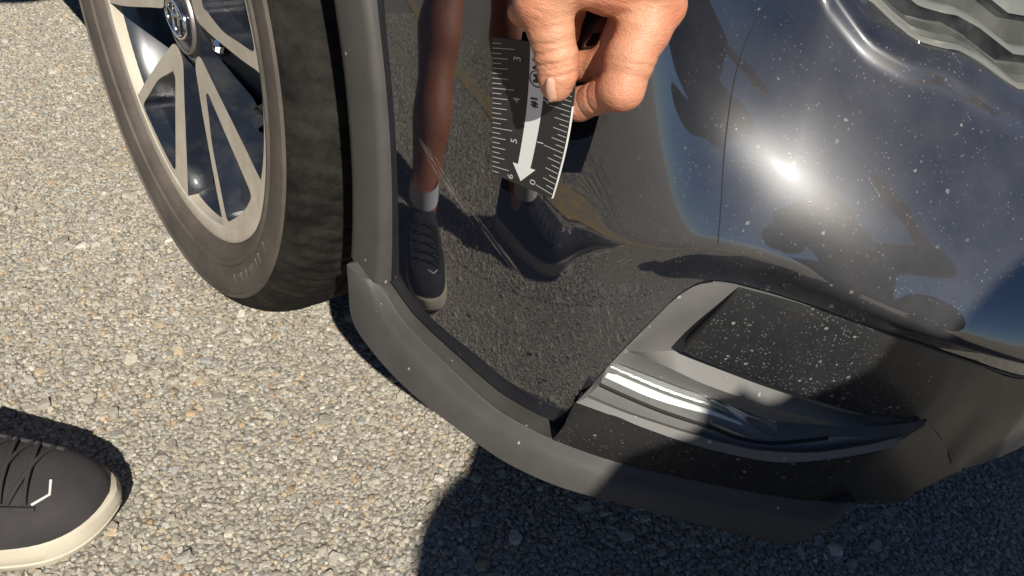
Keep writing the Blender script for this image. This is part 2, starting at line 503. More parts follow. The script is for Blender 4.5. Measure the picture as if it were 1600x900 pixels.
pr = np.array([.24, .22, .14, .12, .07, .07, .055, .025, .04, .02]); pr /= pr.sum()
tint = pal[rng.choice(len(pal), N, p=pr)] * rng.uniform(.85, 1.2, (N, 1)) * np.array([1.06, 1.045, 1.0])
ca = go.data.attributes.new("tint", 'FLOAT_COLOR', 'POINT')
ca.data.foreach_set("color", np.repeat(np.concatenate([tint, np.ones((N, 1))], 1), 2 * K + 1, axis=0).astype(np.float32).ravel())
tag(go, "pale crushed stone chips standing proud of the worn asphalt", "stone chips", kind="stuff")

# ------------------------------------------------------------------ the parked car
# plan outline of the front corner (superellipse) and inset of the bumper skin against height
PE=2.3
def plan(s,w):
    s=np.asarray(s,float); w=np.asarray(w,float)
    th=np.pi/2*(1-np.clip(s,0,1))
    x=.42+(.40-w)*np.cos(th)**(2/PE); y=.45-(.47-w)*np.sin(th)**(2/PE)
    x=np.where(s<0,.42+s*.62,x); y=np.where(s>1,.45+(s-1)*.66,y)
    return x,y
def sof(x,y,w):
    u=max((x-.42)/(.40-w),1e-9); v=max((.45-y)/(.47-w),1e-9)
    th=np.arctan2(v**(PE/2),u**(PE/2)); return 1-th/(np.pi/2)
def sstep(a,b,t):
    t=np.clip((np.asarray(t,float)-a)/(b-a),0,1); return t*t*(3-2*t)
# feature heights against s (crease, ridge)
SC=[-.2,.2,.30,.349,.377,.418,.453,.494,.55,.7,1.0,1.7]; ZC=[.40,.41,.425,.434,.441,.444,.4415,.436,.427,.405,.39,.38]
SR=[-.2,.2,.35,.425,.475,.516,.561,.623,.7,.85,1.0,1.7]; ZR=[.66,.63,.59,.556,.5375,.531,.529,.516,.503,.49,.485,.48]
_sg=np.linspace(-.2,1.7,761)
def _sm(a,b,k=9):
    v=np.interp(_sg,a,b); h=np.exp(-np.linspace(-2,2,2*k+1)**2); h/=h.sum()
    return np.convolve(np.pad(v,k,mode='edge'),h,'valid')
_zc=_sm(SC,ZC); _zr=_sm(SR,ZR)
def zc(s): return np.interp(s,_sg,_zc)
def zr(s): return np.interp(s,_sg,_zr)
_k=np.array([-1,0,.05,.2,.42,.75,.92,.97,1.0,1.03,1.10,3.0]); _sl=np.array([0,0,.36,.50,.68,.84,.80,.45,.40,.8,2.2,2.4])
_tt=np.linspace(-1,3,4001); _s=np.interp(_tt,_k,_sl); _II=np.concatenate([[0],np.cumsum((_s[1:]+_s[:-1])/2*np.diff(_tt))])
def W(s,z):
    s=np.asarray(s,float); z=np.asarray(z,float)
    base=.019+np.where(z<.39,.42,.14)*(z-.39)**2+.7*np.maximum(z-.47,0)**2-.0042*np.clip(1-s/.17,0,1.3)**2
    a=sstep(.25,.43,s)
    c=zc(s); r=zr(s); d=np.maximum(r-c,.03)
    g=lambda q: np.interp((q-c)/d,_tt,_II)*d
    wc=.0235-g(.474)                       # inset at the crease
    up=wc+g(np.maximum(z,c))
    lowbase=.020+.22*(z-.37)**2
    u=sstep(0,.028,c-z)                    # undercut below the crease
    a2=sstep(.31,.46,s)
    return np.where(z>=c,base*(1-a)+a*up,(base*(1-a)+a*wc)*(1-u)+u*(base*(1-a2)+a2*lowbase))
def S(s,z,off=0.):
    w=W(s,z)-off; x,y=plan(s,w); return np.stack([x,y,np.broadcast_to(z,x.shape)],-1)

car = empty("parked_car", (0, 0, 0))
tag(car, "black car, front corner with grey trim and scratched bumper, parked on asphalt", "car")

TA = [(0.4278, -0.02, 0.3121), (0.43, -0.02, 0.2906), (0.4323, -0.0199, 0.2694), (0.4437, -0.0197, 0.258), (0.476, -0.0178, 0.2504), (0.5115, -0.0131, 0.2462), (0.5597, -0.0013, 0.2425), (0.5915, 0.0104, 0.238), (0.626, 0.0275, 0.2379), (0.6624, 0.0515, 0.2419), (0.7047, 0.0898, 0.2385), (0.7403, 0.1344, 0.2258)]
TB = [(0.4525, -0.0073, 0.3054), (0.4841, -0.0048, 0.2902), (0.5328, 0.0038, 0.2792), (0.5669, 0.014, 0.2688), (0.596, 0.026, 0.2656), (0.6115, 0.0337, 0.2658), (0.6448, 0.0542, 0.2664), (0.691, 0.0936, 0.2665), (0.7379, 0.1535, 0.2566), (0.7701, 0.2173, 0.2427)]
TEND = [(0.7448, 0.1451, 0.2263), (0.7476, 0.1495, 0.2407), (0.7524, 0.1575, 0.2444), (0.7583, 0.168, 0.249), (0.7608, 0.1726, 0.265)]
FRONTEDGE = [(0.7701, 0.2173, 0.2427), (0.7776, 0.2374, 0.2532), (0.7878, 0.2705, 0.2606), (0.8051, 0.3721, 0.2391)]
P_seam = [(0.6109, 0.0452, 0.2963), (0.6198, 0.0503, 0.3256), (0.628, 0.0554, 0.352), (0.6357, 0.0605, 0.3749), (0.6426, 0.0654, 0.3957), (0.6496, 0.0706, 0.4091), (0.6564, 0.076, 0.4144), (0.6672, 0.0852, 0.4157), (0.6944, 0.1125, 0.4112), (0.7308, 0.1618, 0.3944), (0.7617, 0.2241, 0.3691), (0.7828, 0.2925, 0.3385)]
P_plate_bottom = [(0.6556, 0.074, 0.3663), (0.6604, 0.078, 0.3632), (0.68, 0.0957, 0.3578), (0.7058, 0.1244, 0.3476), (0.733, 0.1634, 0.334), (0.7593, 0.2155, 0.3169)]
P_plate_left = [(0.6679, 0.0844, 0.4151), (0.664, 0.081, 0.4011), (0.6597, 0.0774, 0.3858), (0.6555, 0.0739, 0.3713)]
P_band_top = [(0.6277, 0.0676, 0.3439), (0.6391, 0.0757, 0.3493), (0.651, 0.085, 0.3534), (0.676, 0.108, 0.344), (0.7025, 0.1388, 0.3326), (0.7302, 0.1814, 0.3172), (0.7558, 0.2373, 0.299)]
P_band_edge = [(0.6325, 0.0608, 0.3488), (0.6484, 0.0723, 0.3462), (0.668, 0.0887, 0.3394), (0.6905, 0.1112, 0.3328), (0.7082, 0.1325, 0.3263), (0.7357, 0.1743, 0.3144), (0.7588, 0.2224, 0.3081)]
P_lamp_top = [(0.6224, 0.0641, 0.3304), (0.6401, 0.0765, 0.3285), (0.6567, 0.0898, 0.3251), (0.674, 0.106, 0.3209), (0.6941, 0.1282, 0.3116), (0.7142, 0.1551, 0.3033), (0.7251, 0.1724, 0.2973)]
P_lamp_bot = [(0.623, 0.0486, 0.3213), (0.6364, 0.0572, 0.3189), (0.6552, 0.071, 0.3151), (0.6712, 0.0846, 0.3123), (0.681, 0.0938, 0.3103), (0.6928, 0.1061, 0.3054), (0.7034, 0.1181, 0.3035), (0.713, 0.1303, 0.305), (0.7299, 0.1544, 0.3115)]
P_strip1 = [(0.6198, 0.0443, 0.3112), (0.6398, 0.057, 0.3088), (0.6566, 0.0694, 0.3073), (0.6747, 0.0849, 0.3048), (0.695, 0.1054, 0.3014), (0.7087, 0.1214, 0.3007), (0.7262, 0.1451, 0.3021), (0.74, 0.1672, 0.3082)]
P_strip1b = [(0.6225, 0.0399, 0.3136), (0.6429, 0.0528, 0.3117), (0.6595, 0.0651, 0.3103), (0.6774, 0.0804, 0.3078), (0.6976, 0.1004, 0.3045), (0.7112, 0.1162, 0.3035), (0.7286, 0.1394, 0.305), (0.7449, 0.1652, 0.3112)]
P_bot = [(0.6191, 0.0343, 0.309), (0.6371, 0.0452, 0.3089), (0.6543, 0.0571, 0.307), (0.6744, 0.0734, 0.3037), (0.6934, 0.0915, 0.3006), (0.7175, 0.1191, 0.2976), (0.7381, 0.1481, 0.303), (0.7547, 0.1767, 0.3102), (0.7638, 0.195, 0.3312)]
LPcorner = [(0.6154, 0.0382, 0.303), (0.6108, 0.0357, 0.2772), (0.6103, 0.0354, 0.2635)]
HL = [(0.4685, 0.5551), (0.4906, 0.5494), (0.5116, 0.544), (0.53, 0.5402), (0.5578, 0.5387), (0.5784, 0.5376), (0.6123, 0.5324), (0.6519, 0.5232)]
RIDGE = [(0.4247, 0.5542), (0.4521, 0.5438), (0.4736, 0.537), (0.4925, 0.5324), (0.5147, 0.5304), (0.5427, 0.5299), (0.5595, 0.53), (0.5847, 0.5263), (0.6208, 0.5166)]
SEAM = [(0.3759, 0.5561), (0.3602, 0.5428), (0.3572, 0.5225), (0.3651, 0.4942), (0.3784, 0.4638), (0.3861, 0.4444)]
podSZ = [(0.3009, 0.294), (0.3103, 0.3106), (0.3191, 0.326), (0.3275, 0.3403), (0.3357, 0.3533), (0.3437, 0.3652), (0.3515, 0.3765), (0.359, 0.3873), (0.366, 0.3971), (0.3732, 0.4044), (0.3808, 0.4102), (0.3882, 0.4138), (0.3958, 0.4155), (0.4079, 0.4166), (0.4199, 0.4167), (0.452, 0.4151), (0.4852, 0.4124), (0.5335, 0.4056), (0.5859, 0.396), (0.636, 0.3854), (0.6941, 0.3715), (0.7979, 0.342)]
coverleft = [(0.0135, 0.5004), (0.0288, 0.4674), (0.0419, 0.4056), (0.043, 0.3821), (0.0395, 0.3488), (0.0297, 0.2961)]
scr = [(0.0813, 0.4243), (0.1438, 0.4005), (0.1477, 0.4174), (0.2855, 0.356), (0.1004, 0.425), (0.2219, 0.3847), (0.1102, 0.4192), (0.2637, 0.3676), (0.0966, 0.4013), (0.1317, 0.399)]
smudge = [(0.3418, 0.3777), (0.3158, 0.3765), (0.3628, 0.5133)]

def sarr(P, w): return [sof(p[0], p[1], w) for p in P]
sTB = sarr(TB, .012)
kTB = [i for i, s_ in enumerate(sTB) if s_ < .288]
SLO = [-.2] + [sTB[i] for i in kTB] + [.291, .302] + [p[0] for p in podSZ[1:]] + [1.0, 1.7]
ZLO = [.306] + [TB[i][2] for i in kTB] + [.2655, .2975] + [p[1] for p in podSZ[1:]] + [.335, .33]
SHI = [-.2, .36, .41] + [p[0] for p in HL] + [.8, 1.0, 1.7]
ZHI = [.62, .62, .578] + [p[1] for p in HL] + [.514, .51, .51]

def cover():
    s_ = np.unique(np.concatenate([np.linspace(0., .28, 120), np.linspace(.28, .42, 140), np.linspace(.42, .7, 150), np.linspace(.7, 1.7, 60)]))
    zl = np.interp(s_, SLO, ZLO) + .0012; zh = np.interp(s_, SHI, ZHI)
    # cluster the rows at the ridge and the crease
    nv = 190
    rows = []
    for v in np.linspace(0, 1, nv):
        z = zl + (zh - zl) * v
        rows.append(S(s_, z))
    rows = [S(s_, zl, -.012)] + [S(s_, zl, -.0012)] + [S(s_, zl + .0012)] + rows[1:] + [S(s_, zh, -.012)]
    o = loft("bumper_cover", rows, M['paint'], car)
    sharp(o, 60)
    return o
cover()

# front flank of the wing behind the arch, and the shell up to the bonnet
def flank():
    xs = np.linspace(-2.6, 0, 130); zs = np.linspace(.25, .62, 60)
    V = [];
    for z in zs: V.append(S(xs, np.full(xs.shape, z)))
    V = np.vstack(V); F = []
    for f in grid_faces(len(zs), len(xs)):
        c = V[list(f)].mean(0)
        if math.hypot(c[0], c[2] - .341) > .436 and not (c[2] < .341 and abs(c[0]) < .44): F.append(f)
    mesh("front_wing", V, F, M['paint'], car)
flank()
def shell():
    s_ = np.linspace(-2.6, 1.7, 170); rows = []
    a = sstep(.30, .46, s_)
    zl = .62 + .08 * a
    for v, wl_, wr_ in [(0, .0495, .15), (.2, .056, .16), (.45, .066, .18), (.7, .09, .21), (.85, .13, .25), (.95, .20, .30), (1., .30, .34), (1.02, .385, .385)]:
        z = zl + (.905 - zl) * v; w = wl_ * (1 - a) + wr_ * a
        x, y = plan(s_, w); rows.append(np.stack([x, y, z], 1))
    last = rows[-1].copy(); last[:, 0] -= .25; last[:, 1] = .91; last[:, 2] += .02; rows.append(last)
    loft("bonnet", rows, M['paint'], car)
shell()

# wheel arch trim: a rolled lip, flat face and outer bevel swept round the wheel
def arch():
    prof = [(.412, .05), (.415, .002), (.4175, -.0075), (.421, -.0115), (.427, -.0125), (.453, -.0114), (.4565, -.0092), (.4580, -.0050), (.4575, .0005), (.450, .004)]
    an = np.radians(np.linspace(-4.2, 186, 120)); rows = []
    for r, y in prof:
        rows.append(np.stack([r * np.cos(an), np.full(an.shape, y), .341 + r * np.sin(an)], 1))
    o = loft("arch_trim", rows, M['trim'], car); sharp(o, 50)
arch()
rows = []
for y in (-.004, .10, .26):
    an = np.radians(np.linspace(-14, 194, 60)); rows.append(np.stack([.426 * np.cos(an), np.full(an.shape, y), .341 + .426 * np.sin(an)], 1))
loft("wheel_well_liner", rows, M['liner'], car)
box("wheel_well_back", (.0, .30, .48), (.95, .02, .62), M['liner'], car)
box("underbody", (-.55, .95, .235), (2.4, 1.30, .03), M['liner'], car)
box("sill", (-1.35, .085, .235), (1.72, .10, .07), M['trim'], car, .008)
box("front_undertray", (.585, .66, .262), (.30, .84, .02), M['liner'], car)
box("splash_guard", (.425, .135, .247), (.035, .27, .055), M['liner'], car, .004)

# lower grey trim sweeping round the corner
def trim():
    n = 150
    a = spline(TA + [TEND[0]], n)
    b = spline(TB[:-1] + [TEND[-1]], n)
    out = lambda p: np.stack([np.clip((p[:, 0] - .42) / .4, 0, 1), np.clip((p[:, 1] - .45) / .47, -1, 0), 0 * p[:, 0]], 1)
    def push(p, d, dz=0.):
        m = out(p); m = m / np.linalg.norm(m, axis=1)[:, None]; q = p + m * d; q[:, 2] += dz; return q
    L = lambda t: a + (b - a) * t
    rows = [push(a, -.05, .012), push(a, -.012, -.001), push(a, -.003, -.0005), push(L(.05), .001), push(L(.35), .0035), push(L(.62), .0035), push(L(.74), .0022), push(L(.80), .0005), push(L(.96), .0002), push(L(1.), -.001), push(b, -.004, -.0012), push(b, -.02, -.003)]
    o = loft("lower_trim", rows, M['trim'], car); sharp(o, 40)
    # end cap
    e = np.array([r[-1] for r in rows]); c = e.mean(0) + np.array([-.012, .02, 0])
    mesh("trim_end_cap", np.vstack([e, [c]]), [(i, i + 1, len(e)) for i in range(len(e) - 1)], M['trim'], car, False)
    s0 = np.array([r[0] for r in rows]); c = s0.mean(0) + np.array([-.004, .02, .004])
    mesh("trim_joint_edge", np.vstack([s0, [c]]), [(i, i + 1, len(s0)) for i in range(len(s0) - 1)], M['trim'], car, False)
    for k, zz in enumerate((.318, .309, .304)):
        pass
trim()

# ---- fog lamp pod
def inward(p, d, dz=0.):
    p = np.asarray(p, float).copy()
    m = np.stack([(p[:, 0] - .42) / .4, (p[:, 1] - .45) / .47, 0 * p[:, 0]], 1); m /= np.linalg.norm(m, axis=1)[:, None]
    p -= m * d; p[:, 2] += dz; return p
n = 110
seam = np.array(P_seam)
seam_left = seam[:7]             # up the left edge to the top corner
# grey frame: left edge climbs the seam; the sheet runs under the black plate
def pod():
    # rows from the top seam down, each starting on the left seam
    sl = resample(spline(seam_left, 60), 400)[::-1]      # top -> bottom along the left edge
    zl = sl[:, 2]
    def left_at(z): k = np.argmin(abs(zl - z)); return sl[k]
    top = spline(seam[6:], n)
    r_under = [np.vstack([left_at(.392), [.664, .090, .392], [.70, .130, .381], [.745, .20, .357], [.775, .29, .325]])]
    r1 = spline(np.vstack([[left_at(.385)], [(.662, .0925, .383), (.70, .134, .372), (.74, .198, .350), (.772, .29, .318)]]), n)
    tip = np.array([(.7622, .2010, .3300)])
    bt = np.vstack([P_band_top[:-1], tip + [[-.004, .012, -.003]]]); be = np.vstack([P_band_edge[:-1], tip])
    r2 = spline(np.vstack([[left_at(.352)], bt]), n)
    r3 = spline(np.vstack([[left_at(.348)], be]), n)
    lt = np.array(P_lamp_top); lb = np.array(P_lamp_bot)
    r4 = spline(np.vstack([[left_at(.3335)], lt, [(.742, .186, .306)], tip + [[0, .001, -.0015]]]), n)
    mid = []
    for zq in (.4135, .4115, .409, .406, .4025, .398, .392):
        f = (.4144 - zq) / (.4144 - .385); q = top + (r1 - top) * f; d = left_at(zq) - q[0]
        q = q + d * (np.clip(1 - np.linspace(0, 1, n) * 9, 0, 1) ** 2)[:, None]; mid.append(q)
    o = loft("lamp_pod", [inward(top, .012), top] + mid + [r1, r2, r3, r4], M['pod'], car); sharp(o, 22)
    # strips below the lamp
    r5 = spline(np.vstack([lb, [(.745, .178, .3135)], tip + [[.0006, 0, -.003]]]), n)
    s1 = spline(np.vstack([P_strip1, [(.753, .184, .3165)], tip + [[.0008, -.001, -.004]]]), n)
    s1b = spline(np.vstack([P_strip1b, [(.754, .181, .3165)], tip + [[.0012, -.003, -.004]]]), n)
    bo = spline(P_bot, n)
    o = loft("lamp_pod_sill", [inward(r5, .014, .004), r5, inward(s1, 0, .0004), s1, s1b, bo, inward(bo, .012, -.001)], M['pod'], car); sharp(o, 18)
    # left return between frame and sill
    lft = np.vstack([r4[0], inward(r4[:1], .012)[0], inward(r5[:1], .014, .004)[0], r5[0], s1[0], s1b[0], bo[0], left_at(.297), left_at(.315)])
    mesh("lamp_pod_cheek", np.vstack([lft, lft.mean(0)[None]]), [(i, (i + 1) % len(lft), len(lft)) for i in range(len(lft))], M['pod'], car, False)
    # dark shadow gap along the left seam
    g0 = inward(sl, -.0004); off = np.array([-.0016, -.0010, .0010])
    loft("panel_gap", [inward(sl + off, -.0006), inward(sl + off * .3, -.0004), inward(sl, .006)], M['gap'], car)
    return r4, r5, lt, lb
r4, r5, lt, lb = pod()

# black dusty plate set proud above the lamp
def plate():
    top = np.vstack([seam[7:], [(.80, .36, .334), (.81, .45, .331), (.815, .8, .33)]])
    bot = np.vstack([P_plate_bottom[:-1], [(.7620, .2035, .3262), (.7738, .2420, .2930), (.7873, .2712, .2636), (.8035, .3721, .2400), (.814, .47, .232), (.819, .8, .23)]])
    left = np.array(P_plate_left)
    m = 140
    T = spline(top, m); Bm = spline(bot, m)
    rows = [inward(T, .010), inward(T, -.0003, -.0006)]
    for v in np.linspace(.06, 1, 16):
        q = T + (Bm - T) * v
        pst = 1 - np.clip((Bm[:, 1] - .190) / .012, 0, 1); q = np.where((pst > 0)[:, None], inward(q, -.002 * math.sin(v * math.pi) - .0008), inward(q, -.002 * math.sin(v * math.pi)))
        # left edge follows the slanting side with a rounded foot
        rows.append(q)
    last = rows[-1]
    lip = [inward(Bm, .0005, -.0022), inward(Bm, .004, -.0030), inward(Bm, .014, -.001)]
    past = (Bm[:, 1] > .2020)[:, None]          # beyond the tip the plate runs flush into the panel below
    rows += [np.where(past, inward(Bm, .0004 * (k + 1)), q) for k, q in enumerate(lip)]
    o = loft("upper_plate", rows, M['plate'], car); sharp(o, 35)
    e = np.array([r[0] for r in rows[1:]]); e2 = inward(e, .014)
    loft("upper_plate_edge", [e, e2], M['plate'], car)
plate()

# lower black panel between the pod and the trim
def lowpanel():
    m = 140
    bot = spline([LPcorner[2]] + TB[5:] + FRONTEDGE[1:3], m)
    top = spline([LPcorner[0]] + P_bot[1:-1] + [(.7620, .2035, .3262), (.7738, .2420, .2930), (.7873, .2712, .2636)], m)
    rows = [inward(bot, .03, -.002), inward(bot, .002, -.0006)]
    for v in np.linspace(0, 1, 10):
        q = bot + (top - bot) * v; rows.append(inward(q, -.0012 * math.sin(math.pi * v)))
    rows += [inward(top, .004, -.0002)]
    o = loft("lower_panel", rows, M['lowpanel'], car); sharp(o, 40)
    e = np.array([r[0] for r in rows[1:-1]]); loft("lower_panel_edge", [e, inward(e, .01)], M['gap'], car)
lowpanel()

# the daytime running lamp: clear lens over a ribbed reflector
def fog():
    m = 70
    T = resample(spline(lt, 200), m); Bm = resample(spline(lb, 200), m)
    Bm[-1] = T[-1] + np.array([.0015, -.006, .002])
    rows = []
    for v in np.linspace(0, 1, 9):
        q = T + (Bm - T) * v; rows.append(inward(q, .001 - .0035 * math.sin(math.pi * v)))
    hs = []
    for v, d, dz in [(0, .004, 0), (.18, .012, .001), (.34, .016, .002), (.40, .013, 0), (.62, .016, .001), (.68, .012, 0), (.80, .012, 0), (.98, .006, -.001)]:
        hs.append(inward(T + (Bm - T) * v, d, dz))
    h = loft("bumper_lamp", hs, M['reflector'], car); sharp(h, 15)
    link_lens = loft("lens", rows, M['lens'], h)
    # bright bar along the foot of the lamp
    k = int(m * .62)
    a = inward(T + (Bm - T) * .70, .0070)[:k]; b = inward(T + (Bm - T) * .93, .0040)[:k]
    tp = np.linspace(0, 1, k)[:, None] ** 2
    b2 = b + (a - b) * tp * .9
    loft("light_bar", [a, inward((a + b2) / 2, -.002), b2], M['beads'], h)
    for q, (u0, u1, v0, v1) in enumerate([(.42, .80, .30, .86), (.45, .90, .18, .62), (.30, .62, .12, .40)]):
        i0, i1 = int(u0 * m), int(u1 * m); t = np.linspace(0, 1, i1 - i0)
        vv = (v0 + (v1 - v0) * t)[:, None]
        p = T[i0:i1] + (Bm[i0:i1] - T[i0:i1]) * vv
        loft("fin", [inward(p, .014), inward(p, .006), inward(p, .0062, -.0012), inward(p, .014, -.0012)], M['chrome'], h)
    rim_ = np.vstack([inward(Bm, -.0002, -.0002)])
    loft("gasket", [inward(Bm, .0005, .0006), inward(Bm, -.0012, 0), inward(Bm, -.0008, -.0016), inward(Bm, .006, -.0016)], M['gap'], h)
fog()

# ---- headlamp
def headlamp():
    hs = np.linspace(.405, 1.7, 200); zh = np.interp(hs, SHI, ZHI)
    wh = W(hs, zh)
    def row(dz, dw, o=0.):
        x, y = plan(hs, wh + dw + o); return np.stack([x, y, zh + dz], 1)
    hd = loft("headlamp", [row(-.001, .012), row(.004, .016), row(.006, .026), row(.014, .028), row(.017, .040), row(.028, .041), row(.031, .052), row(.05, .057), row(.055, .072), row(.09, .092), row(.14, .11)], M['bezel'], car)
    sharp(hd, 20)
    lens = loft("lens", [row(-.0005, .002), row(.0035, .004), row(.010, .009), row(.03, .022), (row(.06, .045)), row(.10, .070), row(.15, .085)], M['lens'], hd)
    loft("trim_strip", [row(.0008, .0035), row(.0030, .0060), row(.0030, .0085), row(.0010, .009)], M['brush'], hd)
    loft("light_guide", [row(.014, .0185), row(.0165, .0225), row(.0165, .028), row(.014, .030)], M['bezel2'], hd)
    loft("light_guide", [row(.030, .036), row(.036, .042), row(.038, .052), row(.033, .056)], M['bezel2'], hd)
    b = row(.0095, .0225)
    P = resample(b[60:120], 26)
    for p in P:
        bm = bmesh.new(); bmesh.ops.create_icosphere(bm, subdivisions=1, radius=.0011); bmesh.ops.translate(bm, vec=tuple(p), verts=bm.verts)
        me = bpy.data.meshes.new("led_bead"); bm.to_mesh(me); bm.free(); me.materials.append(M['beads']); link("led_bead", me, hd)
    loft("gasket", [row(-.0022, -.001), row(-.0006, .0012), row(-.0006, .004)], M['gap'], hd)
headlamp()

# ---- marks on the skin: the scratches, a hairline seam
def ribbon(a, b, wd, n=30, wob=.0, off=.0003):
    t = np.linspace(0, 1, n); s_ = a[0] + (b[0] - a[0]) * t; z = a[1] + (b[1] - a[1]) * t
    ph = random.uniform(0, 6); z = z + wob * np.sin(t * 3 + ph)
    wv = wd * np.sin(np.pi * np.clip(t, .02, .98)) ** .6 / 2
    return [S(s_, z - wv * .75, off), S(s_, z + wv * .75, off)]
def scratches():
    V = []; F = []
    def add(a, b, wd, wob=.0006):
        r = ribbon(a, b, wd, 26, wob); k = sum(len(q) for q in V)
        V.append(np.vstack(r)); F.extend([tuple(k + i for i in f) for f in grid_faces(2, 26)])
    for i in range(46):       # dense short scuffs
        u = random.uniform(0, 1); d = random.uniform(.08, .55)
        a = (.074 + .052 * u + random.uniform(-.004, .004), .431 - .022 * u + random.uniform(-.004, .004))
        add(a, (a[0] + .050 * d, a[1] - .020 * d - .004 * u), random.uniform(.0001, .0003))
    for i in range(14):       # long, broken hairlines towards the lower corner
        u = random.uniform(0, 1); d = random.uniform(.08, .3); o = random.uniform(0, .7)
        a = (.112 + .125 * o + .012 * u, .421 - .052 * o - .010 * u)
        add(a, (a[0] + .120 * d, a[1] - .050 * d), random.uniform(.0001, .00022))
    for i in range(34):       # pale scuff beside the lamp pod
        a = (random.uniform(.292, .332), random.uniform(.345, .380)); d = random.uniform(.3, 1.)
        a = (min(a[0], .296 + (a[1] - .296) * .55), a[1])
        add(a, (a[0] - .012 * d + .004, a[1] + .010 * d), random.uniform(.00012, .0005), .0002)
    tag(mesh("scratch_marks", np.vstack(V), F, M['scratch'], car), kind="stuff")
scratches()
def seamline():
    c = spline(SEAM, 60)
    loft("bumper_seam", [S(c[:, 0] - .0004, c[:, 1], .0003), S(c[:, 0] + .0004, c[:, 1], .0003)], M['gap'], car)
seamline()

